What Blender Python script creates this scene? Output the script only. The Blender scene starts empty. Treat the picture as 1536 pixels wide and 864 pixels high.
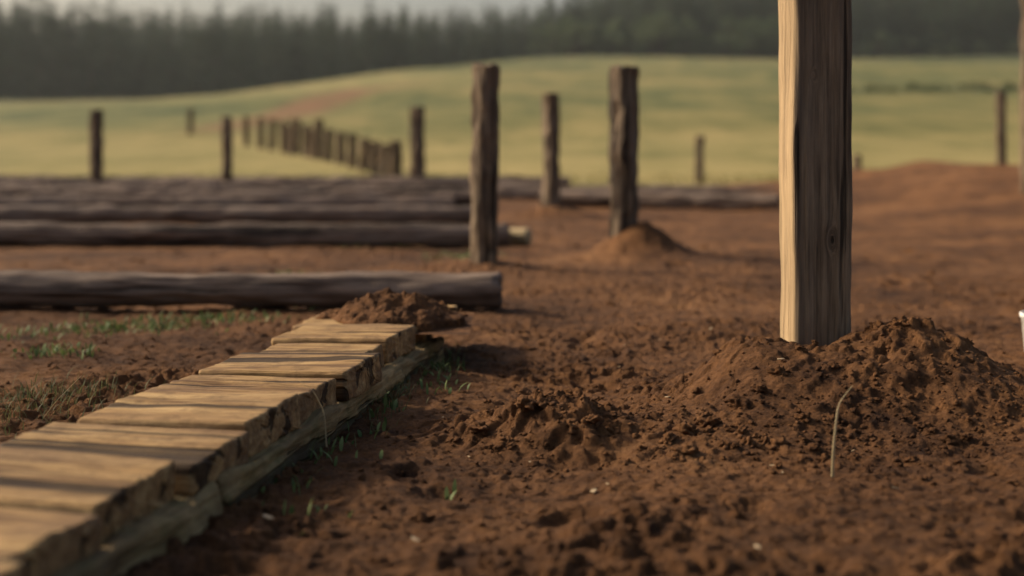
import bpy, bmesh, math, random
import numpy as np
from mathutils import Vector, Matrix
random.seed(5)
R = np.random.default_rng(11)
scene = bpy.context.scene

# ------------------------------------------------------------------ noise
_perm = np.random.default_rng(3).permutation(256).astype(np.int32)
_perm = np.concatenate([_perm, _perm, _perm])
_g = np.random.default_rng(4).normal(size=(256, 3)); _g /= np.linalg.norm(_g, axis=1)[:, None]
def noise3(x, y, z=0.0):
    x = np.asarray(x, dtype=np.float64); y = np.asarray(y, dtype=np.float64)
    z = np.zeros_like(x) + z
    xi = np.floor(x).astype(np.int64); yi = np.floor(y).astype(np.int64); zi = np.floor(z).astype(np.int64)
    xf = x - xi; yf = y - yi; zf = z - zi
    u = xf*xf*xf*(xf*(xf*6-15)+10); v = yf*yf*yf*(yf*(yf*6-15)+10); w = zf*zf*zf*(zf*(zf*6-15)+10)
    out = 0
    flat = np.all(zf == 0)
    for dz in ((0,) if flat else (0, 1)):
        wz = 1.0 if flat else (w if dz else 1-w)
        for dx in (0, 1):
            wx = u if dx else 1-u
            for dy in (0, 1):
                wy = v if dy else 1-v
                h = _perm[(_perm[(_perm[(xi+dx) & 255] + ((yi+dy) & 255))] + ((zi+dz) & 255))]
                g = _g[h & 255]
                out = out + wx*wy*wz*(g[..., 0]*(xf-dx)+g[..., 1]*(yf-dy)+g[..., 2]*(zf-dz))
    return out*1.5
def fbm(x, y, z=0.0, o=4, s=1.0):
    r = 0; a = 1.0; f = s
    for i in range(o):
        r = r + a*noise3(np.asarray(x)*f+17.3*i, np.asarray(y)*f-9.1*i, np.asarray(z)*f+0.37*i if np.ndim(z) else 0.0 if z == 0.0 else z*f)
        a *= .5; f *= 2.03
    return r
def sstep(a, b, x):
    t = np.clip((x-a)/(b-a), 0, 1); return t*t*(3-2*t)

# ------------------------------------------------------------------ mesh helpers
def mesh_np(name, V, F, smooth=True, mat=None, attrs=None, link=True):
    V = np.asarray(V, dtype=np.float32); F = np.asarray(F, dtype=np.int32)
    me = bpy.data.meshes.new(name)
    n, k = F.shape
    me.vertices.add(len(V)); me.vertices.foreach_set("co", V.ravel())
    me.loops.add(n*k); me.loops.foreach_set("vertex_index", F.ravel())
    me.polygons.add(n); me.polygons.foreach_set("loop_start", np.arange(0, n*k, k, dtype=np.int32))
    me.polygons.foreach_set("use_smooth", np.full(n, smooth, dtype=bool))
    if attrs:
        for an, av in attrs.items():
            a = me.attributes.new(an, 'FLOAT', 'POINT'); a.data.foreach_set("value", np.asarray(av, dtype=np.float32).ravel())
    me.update(calc_edges=True)
    if mat: me.materials.append(mat)
    ob = bpy.data.objects.new(name, me)
    if link: scene.collection.objects.link(ob)
    return ob

def empty(name, loc=(0, 0, 0)):
    e = bpy.data.objects.new(name, None); e.location = loc; e.empty_display_size = .2
    scene.collection.objects.link(e); return e

def loft(name, prof, L, nt, mat, seed=0, amp=.004, nsc=9, bend=0.0, bendsc=.8, taper=0.0, endround=.01, long_amp=.003, jag=0.0, link=True, gfreq=70):
    n = len(prof)
    c = prof
    rad = np.linalg.norm(c, axis=1)
    nrm = c/rad[:, None]
    er = endround
    ts = np.concatenate([[0, 0, er*.3, er], np.linspace(er, L-er, nt)[1:-1], [L-er, L-er*.3, L, L]])
    sc = np.ones(len(ts)); mean = rad.min()
    sc[0] = 1-er*2.2/mean; sc[1] = 1-er*.8/mean; sc[2] = 1-er*.25/mean
    sc[-1] = sc[0]; sc[-2] = sc[1]; sc[-3] = sc[2]
    V = []
    groove = noise3(c[:, 0]*gfreq+seed*3.1, c[:, 1]*gfreq, seed*1.7+.5)*long_amp
    for i, t in enumerate(ts):
        tt = np.full(n, t)
        d = fbm(c[:, 0]*nsc+seed*5.3, c[:, 1]*nsc, tt*nsc*.35+seed*2.2+.01, o=3)*amp + groove*(.6+.8*noise3(c[:, 0]*12+seed, tt*4, .3+seed))
        p = c*sc[i]*(1-taper*t/L) + nrm*d[:, None]
        bx = bend*noise3(np.array([t*bendsc+seed]), np.array([1.5]), .5)[0]
        by = bend*noise3(np.array([t*bendsc+seed]), np.array([7.5]), .5)[0]
        z = tt.copy()
        if jag and (i < 3 or i > len(ts)-4):
            z += jag*fbm(c[:, 0]*25+seed, c[:, 1]*25, .3+seed+(0 if i < 3 else 9), o=3)
        V.append(np.column_stack([p[:, 0]+bx, p[:, 1]+by, z]))
    m = len(ts)
    V = np.concatenate(V)
    ctr0 = V[:n].mean(0); ctr1 = V[-n:].mean(0)
    V = np.vstack([V, ctr0, ctr1])
    idx = np.arange(n); nx = (idx+1) % n
    F = []
    for i in range(m-1):
        F.append(np.column_stack([i*n+idx, i*n+nx, (i+1)*n+nx, (i+1)*n+idx]))
    F = np.concatenate(F).tolist()
    a, b = m*n, m*n+1
    F += [[a, int(nx[j]), j] for j in range(n)]
    F += [[b, (m-1)*n+j, (m-1)*n+int(nx[j])] for j in range(n)]
    me = bpy.data.meshes.new(name); me.from_pydata(V.tolist(), [], F)
    me.polygons.foreach_set("use_smooth", np.ones(len(F), dtype=bool))
    cap = me.attributes.new("cap", 'FLOAT', 'POINT')
    cv = np.zeros(len(V), dtype=np.float32); cv[a] = cv[b] = 1; cv[:n] = 1; cv[n*(m-1):n*m] = 1
    cap.data.foreach_set("value", cv)
    me.update(); me.materials.append(mat)
    ob = bpy.data.objects.new(name, me)
    if link: scene.collection.objects.link(ob)
    return ob

def circ(r, n=40, irr=.06, seed=0):
    th = np.linspace(0, 2*np.pi, n, endpoint=False)
    rr = r*(1+irr*noise3(np.cos(th)*1.3+seed*3.7, np.sin(th)*1.3, .5+seed))
    return np.column_stack([np.cos(th)*rr, np.sin(th)*rr])
def rrect(w, h, r, n=110):
    pts = []
    for cx, cy, a0 in ((w/2-r, h/2-r, 0), (-w/2+r, h/2-r, 90), (-w/2+r, -h/2+r, 180), (w/2-r, -h/2+r, 270)):
        for a in np.linspace(0, 90, 7):
            t = math.radians(a0+a); pts.append((cx+r*math.cos(t), cy+r*math.sin(t)))
    P = np.array(pts+[pts[0]])
    s = np.r_[0, np.cumsum(np.linalg.norm(np.diff(P, axis=0), axis=1))]
    q = np.linspace(0, s[-1], n, endpoint=False)
    return np.column_stack([np.interp(q, s, P[:, 0]), np.interp(q, s, P[:, 1])])

# ------------------------------------------------------------------ material helpers
class NT:
    def __init__(s, name):
        s.m = bpy.data.materials.new(name); s.m.use_nodes = True
        s.t = s.m.node_tree; s.b = s.t.nodes["Principled BSDF"]
        s.b.inputs["Specular IOR Level"].default_value = .2
    def n(s, ty, **kw):
        nd = s.t.nodes.new(ty)
        for k, v in kw.items(): setattr(nd, k, v)
        return nd
    def l(s, a, b): s.t.links.new(a, b)
    def val(s, sock, v):
        if hasattr(v, "is_output"): s.l(v, sock)
        else: sock.default_value = v
    def mapping(s, vec, scale=(1, 1, 1), loc=(0, 0, 0)):
        nd = s.n("ShaderNodeMapping"); s.l(vec, nd.inputs[0]); s.val(nd.inputs["Location"], loc); nd.inputs["Scale"].default_value = scale; return nd.outputs[0]
    def noise(s, vec, scale, detail=4, rough=.55, dist=0.0):
        nd = s.n("ShaderNodeTexNoise"); s.l(vec, nd.inputs["Vector"]); nd.inputs["Scale"].default_value = scale
        nd.inputs["Detail"].default_value = detail; nd.inputs["Roughness"].default_value = rough; nd.inputs["Distortion"].default_value = dist
        return nd.outputs["Fac"]
    def math(s, op, a, b=0.0, clamp=False):
        nd = s.n("ShaderNodeMath", operation=op); s.val(nd.inputs[0], a); s.val(nd.inputs[1], b); nd.use_clamp = clamp; return nd.outputs[0]
    def ramp(s, f, stops):
        nd = s.n("ShaderNodeValToRGB"); s.l(f, nd.inputs[0]); cr = nd.color_ramp
        while len(cr.elements) < len(stops): cr.elements.new(.5)
        for e, (p, c) in zip(cr.elements, stops):
            e.position = p; e.color = (*c, 1) if len(c) == 3 else c
        return nd.outputs[0]
    def mix(s, f, a, b, mode='MIX'):
        nd = s.n("ShaderNodeMix", data_type='RGBA', blend_type=mode)
        s.val(nd.inputs[0], f)
        for sk, v in ((nd.inputs[6], a), (nd.inputs[7], b)):
            if hasattr(v, "is_output"): s.l(v, sk)
            else: sk.default_value = (*v, 1)
        return nd.outputs[2]
    def attr(s, name):
        nd = s.n("ShaderNodeAttribute"); nd.attribute_name = name; return nd.outputs["Fac"]
    def bump(s, h, strength, dist, prev=None):
        nd = s.n("ShaderNodeBump"); nd.inputs["Strength"].default_value = strength; nd.inputs["Distance"].default_value = dist
        s.l(h, nd.inputs["Height"])
        if prev is not None: s.l(prev, nd.inputs["Normal"])
        return nd.outputs[0]
    def out(s, col, rough=.9, normal=None):
        s.val(s.b.inputs["Base Color"], col if hasattr(col, "is_output") else (*col, 1)); s.val(s.b.inputs["Roughness"], rough)
        if normal is not None: s.l(normal, s.b.inputs["Normal"])
        return s.m

def soil_color(m, P):
    n1 = m.noise(P, .9, 5, .6); n2 = m.noise(P, 8, 6, .65); n3 = m.noise(P, 95, 5, .7)
    f = m.math('ADD', m.math('MULTIPLY', n1, .42), m.math('ADD', m.math('MULTIPLY', n2, .32), m.math('MULTIPLY', n3, .26)))
    return m.ramp(f, [(.38, (.034, .014, .006)), (.46, (.096, .042, .016)), (.55, (.185, .084, .032)), (.68, (.31, .16, .068))]), n3

def ground_mat():
    m = NT("ground_soil_and_grass"); P = m.n("ShaderNodeNewGeometry").outputs["Position"]
    soil, n3 = soil_color(m, P)
    g1 = m.noise(P, .05, 5, .6); g2 = m.noise(m.mapping(P, (1, .35, 1)), .4, 6, .7); g3 = m.noise(P, 9, 4, .6)
    gf = m.math('ADD', m.math('MULTIPLY', g1, .45), m.math('ADD', m.math('MULTIPLY', g2, .42), m.math('MULTIPLY', g3, .13)))
    green = m.ramp(gf, [(.38, (.050, .066, .022)), (.46, (.110, .115, .038)), (.54, (.19, .165, .056)), (.64, (.29, .22, .088))])
    dry = m.ramp(gf, [(.37, (.14, .13, .040)), (.47, (.255, .21, .074)), (.58, (.37, .285, .115))])
    grass = m.mix(m.attr("dry"), green, dry)
    grass = m.mix(m.attr("dark_ground"), grass, (.040, .048, .022))
    grass = m.mix(m.attr("path"), grass, (.19, .10, .048))
    col = m.mix(m.attr("grass"), soil, grass)
    v = m.n("ShaderNodeTexVoronoi"); m.l(P, v.inputs["Vector"]); v.inputs["Scale"].default_value = 120
    b1 = m.bump(m.noise(P, 44, 10, .78), .85, .020)
    b2 = m.bump(v.outputs["Distance"], .35, .004, b1)
    b3 = m.bump(m.noise(P, 260, 5, .75), 1.0, .004, b2)
    return m.out(col, .96, b3)
def clod_mat():
    m = NT("soil_clod"); P = m.n("ShaderNodeNewGeometry").outputs["Position"]
    soil, n3 = soil_color(m, P)
    b1 = m.bump(m.noise(P, 110, 9, .78), 1.0, .012)
    return m.out(soil, .96, b1)

def wood_mat(name, dark, mid, light, weather=(.12, .10, .075), weather_amt=.5, grain=60, knot=None, crack=1.0, ct=.30, green=0.0, bumpd=.006, endcol=None, streak=.045, sidecol=None, dirt=0.0):
    m = NT(name)
    tcn = m.n("ShaderNodeTexCoord"); tc = tcn.outputs["Object"]
    rnd = m.n("ShaderNodeObjectInfo").outputs["Random"]
    off = m.n("ShaderNodeCombineXYZ")
    for i in range(3): m.l(m.math('MULTIPLY', rnd, 13.7+7*i), off.inputs[i])
    va = m.n("ShaderNodeVectorMath", operation='ADD'); m.l(tc, va.inputs[0]); m.l(off.outputs[0], va.inputs[1])
    P = va.outputs[0]
    if knot:
        sep = m.n("ShaderNodeSeparateXYZ"); m.l(tc, sep.inputs[0])
        tot = None
        for (kx, kz, kr) in knot:
            dx = m.math('SUBTRACT', sep.outputs[0], kx); dz = m.math('MULTIPLY', m.math('SUBTRACT', sep.outputs[2], kz), .45)
            r2 = m.math('ADD', m.math('MULTIPLY', dx, dx), m.math('MULTIPLY', dz, dz))
            fall = m.math('POWER', 2.718, m.math('MULTIPLY', r2, -1/(kr*kr)))
            d = m.math('MULTIPLY', fall, kr*2.0)
            tot = d if tot is None else m.math('ADD', tot, d)
        c = m.n("ShaderNodeCombineXYZ"); m.l(tot, c.inputs[0]); m.l(tot, c.inputs[1])
        va2 = m.n("ShaderNodeVectorMath", operation='ADD'); m.l(P, va2.inputs[0]); m.l(c.outputs[0], va2.inputs[1]); P = va2.outputs[0]
    Pg = m.mapping(P, (1, 1, streak))
    g1 = m.noise(Pg, grain, 6, .65, .3); g2 = m.noise(Pg, grain*3.2, 4, .6)
    big = m.noise(m.mapping(P, (1, 1, .35)), 7, 5, .6)
    f = m.math('ADD', m.math('MULTIPLY', g1, .5), m.math('ADD', m.math('MULTIPLY', g2, .25), m.math('MULTIPLY', big, .25)))
    col = m.ramp(f, [(.39, dark), (.48, mid), (.59, light)])
    wf = m.ramp(m.noise(m.mapping(P, (1, 1, .3)), 5, 6, .7), [(.42, (0, 0, 0)), (.62, (1, 1, 1))])
    col = m.mix(m.math('MULTIPLY', wf, weather_amt), col, weather)
    if sidecol:  # left face lighter: fresher sawn wood, with sunlit brightness painted into its colour
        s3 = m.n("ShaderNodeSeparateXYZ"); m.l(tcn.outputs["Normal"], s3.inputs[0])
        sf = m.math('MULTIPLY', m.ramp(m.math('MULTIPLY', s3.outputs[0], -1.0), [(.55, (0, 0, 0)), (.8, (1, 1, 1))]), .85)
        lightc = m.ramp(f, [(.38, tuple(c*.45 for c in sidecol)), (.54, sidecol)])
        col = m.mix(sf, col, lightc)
    if dirt:
        df = m.ramp(m.noise(P, 13, 7, .75), [(.47, (0, 0, 0)), (.66, (1, 1, 1))])
        col = m.mix(m.math('MULTIPLY', df, dirt), col, (.095, .050, .022))
    cr = m.ramp(m.noise(m.mapping(P, (1, 1, .03)), grain*.42, 3, .5, .5), [(ct, (1, 1, 1)), (ct+.045, (0, 0, 0))])
    col = m.mix(m.math('MULTIPLY', cr, .85*crack), col, tuple(c*.18 for c in dark))
    if green:
        gf = m.ramp(m.noise(P, 9, 5, .7), [(.5, (0, 0, 0)), (.68, (1, 1, 1))])
        col = m.mix(m.math('MULTIPLY', gf, green), col, (.06, .08, .022))
    if endcol: col = m.mix(m.math('MULTIPLY', m.attr("cap"), .85), col, endcol)
    h = m.math('SUBTRACT', f, m.math('MULTIPLY', cr, .6*crack))
    b1 = m.bump(h, .9, bumpd)
    b2 = m.bump(m.noise(P, 180, 4, .7), .3, .002, b1)
    return m.out(col, .8, b2)

M_ground = ground_mat(); M_clod = clod_mat()
M_plank = wood_mat("weathered_plank", (.095, .046, .018), (.31, .182, .070), (.50, .33, .145), weather=(.16, .090, .046), weather_amt=.7, grain=36, ct=.38, bumpd=.018, dirt=.7, streak=.07)
M_beam = wood_mat("mossy_beam", (.08, .052, .022), (.24, .160, .066), (.38, .265, .12), weather=(.11, .075, .04), weather_amt=.5, grain=36, green=.45, ct=.36, bumpd=.016, dirt=.45)
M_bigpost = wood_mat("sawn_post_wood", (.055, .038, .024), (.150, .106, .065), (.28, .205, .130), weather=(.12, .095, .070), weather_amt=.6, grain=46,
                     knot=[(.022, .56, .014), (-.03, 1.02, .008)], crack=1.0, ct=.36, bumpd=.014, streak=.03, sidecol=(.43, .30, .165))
M_bark = wood_mat("bark_post", (.045, .030, .019), (.13, .090, .056), (.27, .19, .12), weather=(.16, .13, .095), weather_amt=.5, grain=30, bumpd=.018, ct=.38, endcol=(.24, .18, .11))
M_log = wood_mat("peeled_log", (.050, .032, .022), (.125, .084, .060), (.24, .170, .125), weather=(.21, .160, .125), weather_amt=.6, grain=26, bumpd=.012, ct=.38, endcol=(.14, .095, .06))
M_logpale = wood_mat("pale_log_end", (.25, .17, .08), (.42, .31, .16), (.55, .43, .26), weather_amt=.3, grain=40)

# ------------------------------------------------------------------ terrain height
def height(x, y, detail=True):
    x = np.asarray(x, dtype=float); y = np.asarray(y, dtype=float)
    D = [-50, 24, 32, 55, 100, 150, 190, 300, 600, 5000]
    zL = np.interp(y, D, [0, 0, .02, .5, 3.0, 5.3, 7.0, 10, 20, 20])
    zR = np.interp(y, D, [0, 0, .05, .9, 4.9, 9.3, 12.6, 19, 40, 40])
    w = sstep(-42, 6, x+10*noise3(x*.02, y*.02, .5))
    z = zL*(1-w)+zR*w
    far = sstep(24, 60, y)
    z = z + far*(.5*noise3(x*.03, y*.04)+.15*noise3(x*.11, y*.11))*np.clip(y/100, 0, 1.5)
    bank = .44*sstep(2.6, 6.3, x+.25*noise3(x*.6, y*.6))*sstep(8, 17, y)*(1-sstep(21, 27, y))
    z = z + bank*(1+.25*noise3(x*.9, y*.9))
    soilm = 1-sstep(22, 27, y)
    wx = x+.05*noise3(x*3.5, y*3.5, .5)+.02*noise3(x*11, y*11, .5); wy = y+.05*noise3(x*3.5+9, y*3.5, .5)+.02*noise3(x*11+5, y*11, .5)
    rough = np.zeros_like(z)
    for (mx, my, mh, sx, sy, p) in ((.90, 3.80, .135, .43, .42, 2.6), (.64, 3.84, .075, .17, .24, 2.0), (1.08, 3.86, .085, .19, .2, 2.0), (.10, 3.50, .098, .17, .15, 2.2), (.36, 3.45, .030, .25, .2, 2.), (1.40, 3.6, .05, .35, .28, 2.),
                                   (.80, 9.0, .25, .23, .22, 1.4), (.40, 14.2, .12, .35, .3, 1.8), (-.16, 8.2, .05, .25, .25, 1.8), (3.4, 18, .1, 1.2, .8, 2)):
        r = np.sqrt(((wx-mx)/sx)**2+((wy-my)/sy)**2)
        e = np.exp(-r**p); z = z+mh*e; rough = np.maximum(rough, e*(1 if mh > .04 else .5))
    z = z-.035*np.exp(-((x-.85)/.13)**2-((y-3.94)/.14)**2)
    if detail:
        f1 = fbm(x+2.3, y-1.7, o=3, s=1.25)
        patch = sstep(-.1, .5, f1)
        lit = sstep(-.1, .3, fbm(x*1.0+40, y, o=2, s=3.2))
        smoothside = np.exp(-((x-.63)/.22)**2-((y-3.66)/.3)**2)+.55*np.exp(-((x-1.2)/.22)**2-((y-3.6)/.3)**2)
        behind = sstep(4.2, 5.0, y)
        amp = soilm*(.30+.72*patch*(1-.45*behind)+.5*rough*lit)*(.5+.5/(1+(y/8)**2))*(1-.75*np.clip(smoothside, 0, 1))
        near = 1/(1+(y/14)**2)
        lump = np.abs(fbm(x, y, o=2, s=5.5)); lump2 = np.abs(fbm(x+31, y, o=3, s=15))
        z = z+soilm*(.020*fbm(x, y, o=2, s=1.0)+.007*fbm(x+9, y, o=3, s=7))
        z = z+amp*(.022*(.45-lump)+.018*(.4-lump2))
        c = fbm(x+7, y+3, o=3, s=19); z = z+amp*.018*sstep(.06, .36, c)
        z = z+soilm*near*.0046*fbm(x, y, o=3, s=40)
        pit = fbm(x-13, y+5, o=2, s=4.2); z = z-soilm*.022*sstep(.38, .66, pit)*(1-rough)
        z = z+(1-soilm)*.03*noise3(x*2.5, y*2.5)
        z = z-.03*np.exp(-((x-.02-.1*(y-3))/.25)**2)*sstep(2, 3, y)*(1-sstep(5, 7, y))
    return z
def H(x, y): return float(height(np.array([x]), np.array([y]), True)[0])
def H0(x, y): return float(height(np.array([x]), np.array([y]), False)[0])

def axis(core0, core1, st, g, lo, hi):
    a = list(np.arange(core0, core1, st)); s = st; v = a[-1]
    while v < hi: s *= g; v += s; a.append(v)
    s = st; v = core0; b = []
    while v > lo: s *= g; v -= s; b.append(v)
    return np.array(b[::-1]+a)
xs = axis(-1.0, 1.55, .0058, 1.022, -700, 700)
ys = axis(2.0, 4.4, .0055, 1.0155, -30, 1600)
ys = np.concatenate([np.linspace(-30, .8, 40), ys[ys > .85]])
X, Y = np.meshgrid(xs, ys)
Z = height(X, Y)
nxg, nyg = len(xs), len(ys)
edge = 24.5+1.0*fbm(X, Y, o=3, s=.5)+np.where(X > 3, 1.0, 0)
grass = sstep(-.6, .6, Y-edge)
pc = np.interp(Y, [60, 72, 80, 92, 105, 118], [-13.5, -13.2, -12.3, -12, -10.6, -9.2])
pathm = np.exp(-((X-pc-.6*noise3(Y*.1, Y*0, .5))/(1.6+.02*(Y-60)))**4)*sstep(60, 70, Y)*(1-sstep(112, 122, Y))*(.6+.4*sstep(-.4, .2, noise3(X*.5, Y*.3, .5)))
dark_ground = np.exp(-((Y-(93+.12*X+4*noise3(X*.08, Y*0, .5)))/3.2)**2)*sstep(16, 24, X)*(.35+.65*sstep(-.3, .4, noise3(X*.3, Y*.3, .5)))  # darker tone of the dirt and shrub band on the right slope
dark_ground = np.maximum(dark_ground, .75*np.exp(-((Y-25.2)/1.6)**2)*(.5+.5*noise3(X*.5, Y*.5, .5)))  # darker strip along the near edge of the field
dark_ground = np.maximum(dark_ground, .8*sstep(172, 184, Y+6*noise3(X*.06, Y*.06, .5)))  # darker ground from the forest edge back
dry = (1-sstep(34, 78, Y+12*fbm(X, Y, o=3, s=.06)))
idx = np.arange(nxg*nyg).reshape(nyg, nxg)
F = np.stack([idx[:-1, :-1], idx[:-1, 1:], idx[1:, 1:], idx[1:, :-1]], -1).reshape(-1, 4)
mesh_np("ground", np.stack([X, Y, Z], -1).reshape(-1, 3), F, True, M_ground, {"grass": grass, "path": np.clip(pathm, 0, 1), "dark_ground": np.clip(dark_ground, 0, 1), "dry": dry})

# ------------------------------------------------------------------ scattered soil clods (one mass)
def ico(sub):
    bm = bmesh.new(); bmesh.ops.create_icosphere(bm, subdivisions=sub, radius=1)
    V = np.array([v.co[:] for v in bm.verts]); Fc = np.array([[v.index for v in f.verts] for f in bm.faces]); bm.free(); return V, Fc
def clod_shapes(sub, k, amp):
    V, Fc = ico(sub); out = []
    for i in range(k):
        d = 1+amp*fbm(V[:, 0]*1.3+i*7, V[:, 1]*1.3, V[:, 2]*1.3+i*3.3+.01, o=3)
        out.append(V*d[:, None]*np.array([1, R.uniform(.7, 1), R.uniform(.5, .8)]))
    return out, Fc
small, Fs = clod_shapes(2, 10, .75); large, Fl = clod_shapes(4, 8, .8)
def scatter(name, pts, sizes, shapes, Fc, mat, sink=.25, zf=None):
    pts = np.asarray(pts); zz = height(pts[:, 0], pts[:, 1]) if zf is None else zf
    Vs, Fo, o = [], [], 0
    for (x, y), s, z in zip(pts, sizes, zz):
        sh = shapes[R.integers(len(shapes))]; a = R.uniform(0, 6.28); b = R.uniform(-.5, .5)
        ca, sa, cb, sb = math.cos(a), math.sin(a), math.cos(b), math.sin(b)
        Rm = np.array([[ca, -sa, 0], [sa, ca, 0], [0, 0, 1]])@np.array([[1, 0, 0], [0, cb, -sb], [0, sb, cb]])
        Vs.append(sh@Rm.T*s+np.array([x, y, z+s*sink])); Fo.append(Fc+o); o += len(sh)
    return mesh_np(name, np.concatenate(Vs), np.concatenate(Fo), True, mat)
def in_walk(p):
    xr = -.672+.157*(p[:, 1]-2.32); xl = -1.03+.18*(p[:, 1]-2.8)
    return (p[:, 0] < xr+.02) & (p[:, 0] > xl-.02) & (p[:, 1] < 5.5)
def pw(n, lo, hi, a): u = R.random(n); return (lo**(-a)+u*(hi**(-a)-lo**(-a)))**(-1/a)
NC = 19000
y = 1.6+R.random(NC)**.9*6; x = (R.random(NC)-.5)*(y*.85+.5); P = np.column_stack([x, y])
keep = (sstep(-.15, .5, fbm(x+2.3, y-1.7, o=3, s=1.25)) > .8*R.random(NC)-.3) & ~in_walk(P) & ~((np.hypot((x-.63)/.2, (y-3.66)/.26) < 1) & (R.random(NC) < .7)); P = P[keep]
n2 = 2000; c = np.array([(1.05, 3.45), (.10, 3.46), (.45, 3.35), (.84, 3.2), (.9, 3.4)])[R.integers(5, size=n2)]
P2 = c+R.normal(size=(n2, 2))*np.array([.24, .15])
PP = np.vstack([P, P2]); scatter("soil_crumbs", PP, pw(len(PP), .0020, .009, 1.9), small, Fs, M_clod)
n3 = 240; y = 1.9+R.random(n3)*9; x = (R.random(n3)-.5)*(y*.9+.6); P = np.column_stack([x, y]); P = P[~in_walk(P)]
c = np.array([(1.12, 3.78), (.10, 3.42), (.60, 3.25), (1.0, 3.3), (.5, 3.35)])[R.integers(5, size=100)]
P = np.vstack([P, c+R.normal(size=(100, 2))*np.array([.15, .10])])
scatter("soil_clods", P, pw(len(P), .009, .030, 2.0), large, Fl, M_clod, sink=.0)

# ------------------------------------------------------------------ boardwalk
walk = empty("timber_boardwalk", (0, 0, 0))
ang = math.atan(.162)
dirv = np.array([math.sin(ang), math.cos(ang)]); per = np.array([math.cos(ang), -math.sin(ang)])
origin = np.array([-.84, 2.32])
def place_axis(ob, p0, p1, roll=0.0):
    z = (Vector(p1)-Vector(p0)).normalized(); up = Vector((0, 0, 1))
    x = up.cross(z).normalized() if abs(z.z) < .95 else Vector((1, 0, 0))
    yv = z.cross(x).normalized(); x = yv.cross(z)
    Mx = Matrix((x, yv, z)).transposed().to_4x4()
    ob.matrix_world = Matrix.Translation(p0)@Mx@Matrix.Rotation(roll, 4, 'Z')
s = -1.02; i = 0
top = .130
while s < 2.55:
    w = random.uniform(.29, .37) if s < 1.2 else random.uniform(.26, .34)
    gap = random.uniform(.014, .022)
    th = .078; mid = s+w/2
    halfw = .205 if s < 1.5 else .19
    cen = origin+dirv*mid
    ro = random.uniform(-.022, .03); lo = random.uniform(-.04, .04)
    skew = random.uniform(.0, .03)
    pa = cen-per*(halfw+lo)+dirv*skew*.5; pb = cen+per*(halfw+ro)-dirv*skew*.5
    dz = random.uniform(.003, .008)*(1 if i % 2 else -1); tilt = random.uniform(-.006, .006)
    L = float(np.linalg.norm(pb-pa))
    ob = loft("plank_%d" % i, rrect(w-gap, th, .012, 190)[:, ::-1], L, 70, M_plank, seed=i+3, amp=.008, nsc=10, long_amp=.006, endround=.006, jag=.004, gfreq=38)
    zc = top-th/2+dz
    place_axis(ob, (pa[0], pa[1], zc+tilt), (pb[0], pb[1], zc-tilt), math.radians(90+random.uniform(-1.6, 1.6)))
    ob.parent = walk
    s += w; i += 1
for k, offp in enumerate((.190, -.172)):
    a0 = origin+dirv*(-1.05)+per*offp; a1 = origin+dirv*.42+per*(offp+.004); a2 = origin+dirv*2.5+per*offp*.96
    for j, (q0, q1) in enumerate(((a0, a1), (a1+dirv*.006, a2))):
        L = float(np.linalg.norm(q1-q0))
        ob = loft("side_beam_%d_%d" % (k, j), rrect(.085, .066, .013, 110), L, int(L/.014), M_beam, seed=k*5+j+40, amp=.016, nsc=14, long_amp=.006, endround=.008, jag=.006)
        place_axis(ob, (q0[0], q0[1], .020), (q1[0], q1[1], .020), math.radians(90)); ob.parent = walk

def heap(name, cx, cy, cz, rx, ry, h, seed, n=150):
    u = np.linspace(-1, 1, n); U, Vv = np.meshgrid(u, u)
    x = cx+U*rx*1.15; y = cy+Vv*ry*1.15
    r = np.sqrt(U**2+Vv**2)*1.15+.22*fbm(U*2+seed, Vv*2, o=3)
    e = np.clip(1-r, 0, 1)**.75
    z = cz+h*e+e**.4*(.022*fbm(x, y, o=3, s=20)+.010*np.abs(fbm(x, y, o=3, s=45)))-.02*(e <= 0.0)
    idx = np.arange(n*n).reshape(n, n); F = np.stack([idx[:-1, :-1], idx[:-1, 1:], idx[1:, 1:], idx[1:, :-1]], -1).reshape(-1, 4)
    return mesh_np(name, np.stack([x, y, z], -1).reshape(-1, 3), F, True, M_clod)
hp = heap("soil_heap", -.40, 4.80, top-.004, .23, .26, .085, 3)
n = 260; P = np.column_stack([R.normal(-.39, .10, n), R.normal(4.8, .13, n)])
rr = np.hypot((P[:, 0]+.385)/.22, (P[:, 1]-4.83)/.26); zz = top+.065*np.clip(1-rr, 0, 1)
P, zz = P[rr < 1.1], zz[rr < 1.1]
scatter("soil_crumbs", P, pw(len(P), .005, .018, 1.3), small, Fs, M_clod, sink=.3, zf=zz)

# ------------------------------------------------------------------ posts
def post(name, x, y, r, ztop, lean=(0, 0), seed=0, mat=None, bury=.15):
    z0 = H0(x, y)-bury
    ob = loft(name, circ(r, 60, .16, seed), ztop-z0, 110, mat or M_bark, seed=seed, amp=.018*(r/.08), nsc=13, bend=.03, bendsc=1.2, taper=.04, endround=.010, long_amp=.010, jag=.014, gfreq=50)
    place_axis(ob, (x-lean[0]*(ztop-z0), y-lean[1]*(ztop-z0), z0), (x, y, ztop))
    return ob
zb = -.12
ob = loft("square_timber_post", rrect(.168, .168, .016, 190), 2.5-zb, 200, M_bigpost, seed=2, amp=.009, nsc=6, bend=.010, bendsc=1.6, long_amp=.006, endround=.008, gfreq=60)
ob.location = (.860, 4.05, zb); ob.rotation_euler = (0, 0, math.radians(6))

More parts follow.
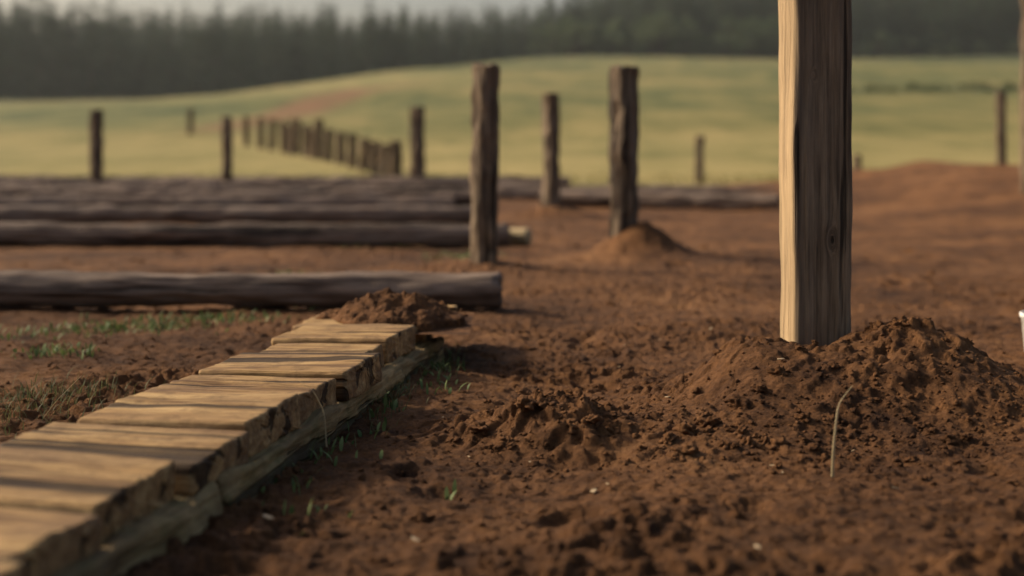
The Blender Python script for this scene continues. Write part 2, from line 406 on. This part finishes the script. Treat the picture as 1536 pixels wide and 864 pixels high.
post("round_log_post", -.16, 8.16, .076, 1.17, seed=1)
post("round_log_post", .715, 9.05, .088, 1.21, (.012, 0), seed=2)
post("round_log_post", .39, 14.2, .088, 1.235, seed=3)
post("round_log_post", -1.47, 22.3, .118, 1.33, seed=4)
post("round_log_post", -6.04, 20.7, .095, 1.24, seed=5)
post("round_log_post", -4.41, 22.0, .085, 1.17, seed=6)
post("round_log_post", 3.5, 26.5, .082, .90, seed=7)
post("round_log_post", 6.3, 26.0, .078, .56, seed=8)
post("round_log_post", 6.88, 20.0, .072, 1.48, seed=9)
post("round_log_post", 5.18, 14.2, .085, 2.4, seed=10)

fence = empty("post_fence")
fw = [(-2.46, 30, .84), (-3.12, 32.5, .80), (-3.54, 34, .83), (-3.99, 35.5, .9), (-4.52, 37.5, .9), (-5.01, 39, .95), (-5.57, 41, 1.22), (-6.28, 43.5, 1.05), (-6.86, 45, 1.2),
      (-7.56, 47, 1.1), (-8.35, 49.5, 1.15), (-9.19, 52, 1.2), (-10.26, 55, 1.2), (-14.0, 62, 1.2), (-2.3, 28.2, .84), (-2.8, 31.2, .75), (-5.95, 42.2, .9), (-7.2, 46, 1.0)]
for i, (x, y, h) in enumerate(fw):
    o = post("post_%d" % i, x, y, .125 if i not in (6, 8) else .15, H0(x, y)+h*.95, seed=20+i); o.parent = fence

# ------------------------------------------------------------------ lying logs
def log(name, p0, p1, r, seed, mat=None, taper=.1):
    L = (Vector(p1)-Vector(p0)).length
    o = loft(name, circ(r, 64, .10, seed), L, int(max(60, L/.035)), mat or M_log, seed=seed, amp=.015*(r/.08), nsc=9, bend=.025, bendsc=.5, taper=taper, endround=.012, long_amp=.009, jag=.012, gfreq=50)
    place_axis(o, p0, p1); return o
log("felled_log", (-4.6, 6.12, .09), (-.045, 6.08, .085), .084, 1)
log("felled_log", (-8, 10.1, .10), (-.02, 9.95, .085), .088, 2)
log("log_offcut", (-.06, 10.12, .06), (.13, 10.05, .07), .075, 30, M_logpale)
log("felled_log", (-9, 12.8, .10), (-.35, 12.6, .09), .085, 3)
log("felled_log", (-10, 14.6, .10), (-.6, 14.9, .09), .10, 4)
log("felled_log", (-12, 17.2, .12), (-.2, 16.6, .11), .11, 5)
log("felled_log", (-13, 19.6, .12), (.6, 19.2, .12), .12, 6)
log("felled_log", (-14, 22.8, .13), (.9, 22.1, .12), .12, 7)
log("felled_log", (.35, 16.4, .10), (2.9, 15.4, .11), .10, 8)
log("felled_log", (-.2, 19.0, .10), (3.4, 18.2, .11), .10, 9)

# ------------------------------------------------------------------ plants
def plant_mat(name, a, b, trans=.25):
    m = NT(name); f = m.attr("rnd"); col = m.ramp(f, [(0, a), (1, b)])
    m.out(col, .6)
    tr = m.n("ShaderNodeBsdfTranslucent"); m.l(col, tr.inputs[0]); mx = m.n("ShaderNodeMixShader"); mx.inputs[0].default_value = trans
    m.l(m.b.outputs[0], mx.inputs[1]); m.l(tr.outputs[0], mx.inputs[2]); m.l(mx.outputs[0], m.t.nodes["Material Output"].inputs[0]); return m.m
M_grass = plant_mat("grass_blades", (.055, .070, .026), (.16, .155, .065)); M_weed = plant_mat("weed_leaves", (.06, .095, .028), (.18, .22, .075))
M_field = plant_mat("field_grass_blades", (.12, .12, .035), (.30, .25, .09))
M_dry = plant_mat("dry_grass", (.28, .2, .09), (.46, .36, .20))
def blades(name, roots, mat, hmin, hmax, w, lean=.6, seg=5, leaf=False):
    n = len(roots); roots = np.asarray(roots)
    z = height(roots[:, 0], roots[:, 1]) if roots.shape[1] == 2 else roots[:, 2]
    hh = R.uniform(hmin, hmax, n); a = R.uniform(0, 6.283, n); ln = R.uniform(.15, 1, n)*lean; ww = w*R.uniform(.6, 1.2, n); rn = R.random(n)
    V = np.zeros((n, (seg+1)*2, 3)); t = np.linspace(0, 1, seg+1)
    dx, dy = np.cos(a), np.sin(a); px, py = -dy, dx
    for k, tt in enumerate(t):
        out = hh*ln*tt**1.8; up = hh*(tt-.35*ln*tt**2.5)
        wd = ww*((math.sin(math.pi*min(tt*.93+.07, 1))**.8) if leaf else (1-tt**1.6)+.04)*.5
        for sgn, j in ((-1, 0), (1, 1)):
            V[:, k*2+j, 0] = roots[:, 0]+dx*out+px*wd*sgn; V[:, k*2+j, 1] = roots[:, 1]+dy*out+py*wd*sgn; V[:, k*2+j, 2] = z+up-.003
    base = np.arange(n)[:, None, None]*(seg+1)*2
    q = np.array([[2*k, 2*k+1, 2*k+3, 2*k+2] for k in range(seg)])
    return mesh_np(name, V.reshape(-1, 3), (base+q[None]).reshape(-1, 4), True, mat, {"rnd": np.repeat(rn, (seg+1)*2)})
def cl(cx, cy, sx, sy, n): return np.column_stack([R.normal(cx, sx, n), R.normal(cy, sy, n)])
g = np.vstack([cl(-1.36, 3.75, .16, .16, 520), cl(-1.25, 3.95, .10, .10, 160), cl(-.48, 3.35, .02, .10, 70), cl(-.34, 3.95, .03, .22, 150), cl(-.22, 4.6, .04, .2, 120), cl(-.56, 2.9, .02, .12, 70), cl(-1.0, 3.3, .03, .3, 40)])
blades("grass_tufts", g, M_grass, .018, .065, .0028, 1.1)
wl = np.vstack([cl(-1.45, 5.5, .16, .12, 260), cl(-1.2, 5.75, .14, .1, 150), cl(-1.5, 4.7, .07, .06, 90), cl(-1.75, 5.3, .1, .1, 60), cl(-.34, 3.9, .02, .25, 60), cl(-.22, 4.45, .03, .2, 60), cl(-.43, 3.3, .03, .12, 26),
                cl(-.5, 2.95, .04, .1, 22), cl(-.38, 2.7, .04, .05, 10), cl(-.95, 10.0, .25, .1, 160), cl(-.3, 9.0, .12, .25, 160), cl(-1.2, 7.6, .1, .1, 70), cl(-.2, 4.2, .04, .06, 10), cl(-.13, 3.0, .01, .01, 5), cl(-3.6, 10.8, .3, .1, 100)])
blades("weed_patch", wl, M_weed, .014, .045, .009, .9, leaf=True)
n = 6000; xx = R.uniform(-16, 16, n); yy = 24.6+R.random(n)**1.3*7; blades("field_grass", np.column_stack([xx, yy]), M_field, .05, .17, .018, .7, seg=3)

def stalk(name, pts, r):
    pts = np.array(pts); n = 7; V = []; m = 22
    t = np.linspace(0, len(pts)-1, m)
    C = np.column_stack([np.interp(t, range(len(pts)), pts[:, k]) for k in range(3)])
    for _ in range(3): C[1:-1] = (C[:-2]+2*C[1:-1]+C[2:])/4
    for i in range(m):
        rr = r*(1-.75*i/m)
        for j in range(n):
            a = 2*math.pi*j/n; V.append(C[i]+np.array([math.cos(a)*rr, math.sin(a)*rr*.5, 0]))
    Fq = [[i*n+j, i*n+(j+1) % n, (i+1)*n+(j+1) % n, (i+1)*n+j] for i in range(m-1) for j in range(n)]
    return mesh_np(name, V, Fq, True, M_dry, {"rnd": np.full(len(V), 1.0)})
z = H(.68, 3.02)
stalk("dry_grass_stalk", [(.68, 3.02, z-.02), (.682, 3.02, z+.05), (.69, 3.03, z+.11), (.70, 3.05, z+.15), (.735, 3.07, z+.185)], .0040)
stalk("dry_grass_stalk", [(-1.2, 3.62, .0), (-1.15, 3.6, .06), (-1.09, 3.6, .12)], .0018)
stalk("dry_grass_stalk", [(-.42, 3.22, .02), (-.425, 3.22, .10), (-.45, 3.23, .145), (-.49, 3.24, .17)], .0018)

M_chip = wood_mat("wood_chip", (.25, .17, .09), (.42, .3, .17), (.55, .42, .27), weather_amt=.3)
Vc, Fc, o = [], [], 0
for (x, y) in [(.57, 3.1), (.17, 2.95), (-.45, 2.62), (.58, 3.05), (.2, 2.98), (-.1, 3.3), (.35, 4.6)]+[(float(a), float(b)) for a, b in zip(R.uniform(-.6, 2, 30), R.uniform(2.1, 6, 30))]:
    L = R.uniform(.004, .012); W = L*R.uniform(.25, .6); a = R.uniform(0, 3.14); z = H(x, y)+.004
    c_, s_ = math.cos(a), math.sin(a); T = .0018
    out = [(-L, -W*.6), (-.2*L, -W), (L, -W*.3), (.8*L, W*.7), (-.6*L, W)]
    tilt = R.uniform(-.3, .3)
    for zz in (0, T):
        for (u, v) in out: Vc.append((x+u*c_-v*s_, y+u*s_+v*c_, z+zz+u*tilt))
    Fc += [[o+4, o+3, o+2, o+1, o], [o+5, o+6, o+7, o+8, o+9]]+[[o+k, o+(k+1) % 5, o+5+(k+1) % 5, o+5+k] for k in range(5)]; o += 10
me = bpy.data.meshes.new("wood_chips"); me.from_pydata(Vc, [], Fc); me.materials.append(M_chip); scene.collection.objects.link(bpy.data.objects.new("wood_chips", me))

# ------------------------------------------------------------------ white bucket at the right edge
def lathe(name, prof, mat, n=48):
    V = [(r*math.cos(2*math.pi*j/n), r*math.sin(2*math.pi*j/n), z) for r, z in prof for j in range(n)]
    Fq = [[i*n+j, i*n+(j+1) % n, (i+1)*n+(j+1) % n, (i+1)*n+j] for i in range(len(prof)-1) for j in range(n)]
    return mesh_np(name, V, Fq, True, mat)
m = NT("white_plastic"); Pn = m.n("ShaderNodeNewGeometry").outputs["Position"]
M_white = m.out(m.ramp(m.noise(Pn, 14, 5), [(.35, (.5, .46, .4)), (.6, (.78, .76, .72))]), .45)
bk = empty("white_bucket", (1.80, 4.75, H(1.80, 4.75)-.01))
b = lathe("body", [(.0001, .004), (.078, .0), (.082, .006), (.094, .135), (.099, .137), (.099, .150), (.096, .152), (.092, .150), (.079, .012), (.0001, .010)], M_white); b.parent = bk
Vh = []; hp_ = [(math.cos(t)*.098, -.03-math.sin(t)*.07, .142-math.sin(t)*.02) for t in np.linspace(0, math.pi, 24)]
for p in hp_:
    for j in range(6): Vh.append((p[0]+.002*math.cos(j*1.047), p[1]+.0, p[2]+.002*math.sin(j*1.047)))
Fh = [[i*6+j, i*6+(j+1) % 6, (i+1)*6+(j+1) % 6, (i+1)*6+j] for i in range(23) for j in range(6)]
mm = NT("bucket_wire"); mm.b.inputs["Metallic"].default_value = 1; mm.out((.4, .4, .4), .4)
hd = mesh_np("wire_handle", Vh, Fh, True, mm.m); hd.parent = bk

# ------------------------------------------------------------------ trees
def tree_mat(name, a, b):
    m = NT(name); rn = m.n("ShaderNodeObjectInfo").outputs["Random"]
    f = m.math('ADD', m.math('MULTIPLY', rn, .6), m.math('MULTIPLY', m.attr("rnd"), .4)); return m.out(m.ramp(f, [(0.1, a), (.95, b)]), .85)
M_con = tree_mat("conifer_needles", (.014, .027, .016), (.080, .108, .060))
M_dec = tree_mat("broadleaf_foliage", (.07, .10, .045), (.15, .18, .085))
mt = NT("tree_trunk"); M_trunk = mt.out((.09, .065, .05), .9)
def tris(C, size, squash=.6):
    n = len(C); V = C[:, None, :]+R.normal(size=(n, 3, 3))*size[:, None, None]*np.array([1, 1, squash]); return V.reshape(-1, 3), np.arange(n*3).reshape(n, 3)
def conifer(i):
    N = 2200
    nb = 120; bt = np.sort(R.random(nb)**.8)*.90+.08; ba = R.uniform(0, 6.283, nb)
    bl = (.20*(1-bt)**.62+.010)*R.uniform(.65, 1.25, nb)
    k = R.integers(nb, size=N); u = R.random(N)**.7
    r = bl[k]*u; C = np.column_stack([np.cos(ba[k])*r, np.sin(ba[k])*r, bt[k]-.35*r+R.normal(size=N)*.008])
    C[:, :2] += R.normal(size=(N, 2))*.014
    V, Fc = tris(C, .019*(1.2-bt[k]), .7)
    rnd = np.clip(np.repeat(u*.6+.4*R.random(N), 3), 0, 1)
    tv = []; nn = 7
    for zt, rt in ((-.03, .012), (.5, .007), (.97, .0015)):
        for j in range(nn): tv.append((rt*math.cos(j*6.283/nn), rt*math.sin(j*6.283/nn), zt))
    o = len(V); tf = []
    for a in range(2):
        for j in range(nn):
            p, q, r_, s_ = o+a*nn+j, o+a*nn+(j+1) % nn, o+(a+1)*nn+(j+1) % nn, o+(a+1)*nn+j
            tf += [[p, q, r_], [p, r_, s_]]
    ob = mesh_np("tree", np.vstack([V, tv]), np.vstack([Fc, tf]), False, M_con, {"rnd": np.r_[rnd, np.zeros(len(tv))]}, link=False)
    me = ob.data; me.materials.append(M_trunk); mi = np.zeros(len(me.polygons), dtype=np.int32); mi[-len(tf):] = 1; me.polygons.foreach_set("material_index", mi); return me
def broadleaf(i):
    N = 1600; nb = 16; cc = np.column_stack([R.normal(0, .2, nb), R.normal(0, .2, nb), R.uniform(.3, .88, nb)]); k = R.integers(nb, size=N)
    d = R.normal(size=(N, 3)); d /= np.linalg.norm(d, axis=1)[:, None]; C = cc[k]+d*R.uniform(.06, .15, nb)[k][:, None]*R.random(N)[:, None]**.4
    V, Fc = tris(C, np.full(N, .022), 1)
    tv = []; nn = 6
    paths = [[(0, 0, -.05), (0, 0, .4)]]+[[(0, 0, .25+.02*q), tuple(cc[q])] for q in range(7)]
    tf = []
    for pth in paths:
        o = len(V)+len(tv)
        for (px, py, pz), rt in zip(pth, (.03, .008)):
            for j in range(nn): tv.append((px+rt*math.cos(j*6.283/nn), py+rt*math.sin(j*6.283/nn), pz))
        for j in range(nn): tf += [[o+j, o+(j+1) % nn, o+nn+(j+1) % nn], [o+j, o+nn+(j+1) % nn, o+nn+j]]
    ob = mesh_np("tree", np.vstack([V, tv]), np.vstack([Fc, tf]), False, M_dec, {"rnd": np.r_[np.repeat(R.random(N), 3), np.zeros(len(tv))]}, link=False)
    me = ob.data; me.materials.append(M_trunk); mi = np.zeros(len(me.polygons), dtype=np.int32); mi[-len(tf):] = 1; me.polygons.foreach_set("material_index", mi); return me
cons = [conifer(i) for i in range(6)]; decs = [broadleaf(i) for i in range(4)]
forest = empty("pine_forest")
def plant(me, x, y, h, par, wsc=1.0):
    o = bpy.data.objects.new("tree", me); scene.collection.objects.link(o); o.parent = par
    o.location = (x, y, H0(x, y)-.3); o.scale = (h*wsc, h*wsc, h); o.rotation_euler = (R.uniform(-.03, .03), R.uniform(-.03, .03), R.uniform(0, 6.28))
for row in range(8):
    x = -125+R.uniform(0, 3)
    while x < 125:
        yl = 186+row*7; yr = 200+row*6.5
        w = float(sstep(-10, 8, np.array(x))); y = yl*(1-w)+yr*w+R.uniform(-2.5, 2.5)
        topz = np.interp(x, [-125, -75, -62, -50, -30, -5, 8, 20, 125], [24.5, 23, 21.6, 21.0, 21.2, 21.0, 23.5, 27, 29])
        h = (topz*(1+.11*row/8)+R.uniform(-3.2, .8)-(4.5*R.random()**2 if row < 2 else 0)-H0(x, y))
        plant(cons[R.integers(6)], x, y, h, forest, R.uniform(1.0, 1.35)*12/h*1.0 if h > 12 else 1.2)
        x += R.uniform(1.6, 3.0)
shr = empty("broadleaf_trees")
for k in range(50):
    x = R.uniform(5, 36); plant(decs[R.integers(4)], x, 193+R.uniform(-3, 4), R.uniform(3.0, 7), shr, R.uniform(1, 1.3))
for k in range(34):
    x = R.uniform(36, 110); plant(decs[R.integers(4)], x, 197+R.uniform(-3, 4), R.uniform(2, 4.5), shr, R.uniform(1, 1.3))
hed = empty("hedgerow")
for k in range(90):
    x = R.uniform(20, 50); y = 93+.12*x+R.uniform(-2.5, 2.5); plant(decs[R.integers(4)], x, y, R.uniform(.25, .8), hed, 1.6)

# morning haze over the valley: a real, thin homogeneous volume
bm = bmesh.new(); bmesh.ops.create_cube(bm, size=1.0, matrix=Matrix.Translation((0, 230, 22))@Matrix.Diagonal((700, 340, 56, 1)))
me = bpy.data.meshes.new("haze"); bm.to_mesh(me); bm.free()
hm = bpy.data.materials.new("haze"); hm.use_nodes = True; t = hm.node_tree; t.nodes.clear()
vs = t.nodes.new("ShaderNodeVolumeScatter"); vs.inputs["Color"].default_value = (.95, 1, .97, 1); vs.inputs["Density"].default_value = .00045; vs.inputs["Anisotropy"].default_value = .2
mo = t.nodes.new("ShaderNodeOutputMaterial"); t.links.new(vs.outputs[0], mo.inputs["Volume"]); me.materials.append(hm)
scene.collection.objects.link(bpy.data.objects.new("haze", me))

# ------------------------------------------------------------------ light, sky, camera
el, az = math.radians(31), math.radians(-70)
w = bpy.data.worlds.new("World"); scene.world = w; w.use_nodes = True
nt = w.node_tree; sk = nt.nodes.new("ShaderNodeTexSky"); sk.sky_type = 'NISHITA'; sk.sun_disc = False
sk.sun_elevation = el; sk.sun_rotation = az; sk.dust_density = 6.0; sk.air_density = 1.0; sk.ozone_density = .5
nt.links.new(sk.outputs[0], nt.nodes["Background"].inputs[0]); nt.nodes["Background"].inputs[1].default_value = .14
sd = bpy.data.lights.new("sun", 'SUN'); sd.energy = 4.6; sd.angle = math.radians(3.0); sd.color = (1, .85, .64)
so = bpy.data.objects.new("sun", sd); scene.collection.objects.link(so)
d = Vector((math.sin(az)*math.cos(el), math.cos(az)*math.cos(el), math.sin(el)))
so.rotation_euler = d.to_track_quat('Z', 'Y').to_euler(); so.location = (-10, 5, 8)
cd = bpy.data.cameras.new("camera"); cam = bpy.data.objects.new("camera", cd); scene.collection.objects.link(cam)
cam.location = (0, 0, .7); cam.rotation_euler = (math.radians(90), 0, 0)
cd.lens = 50; cd.sensor_width = 36; cd.shift_y = -212/1536; cd.clip_start = .05; cd.clip_end = 6000
cd.dof.use_dof = True; cd.dof.focus_distance = 3.65; cd.dof.aperture_fstop = 1.6
scene.camera = cam
scene.view_settings.view_transform = 'Standard'; scene.view_settings.look = 'None'; scene.view_settings.exposure = 0
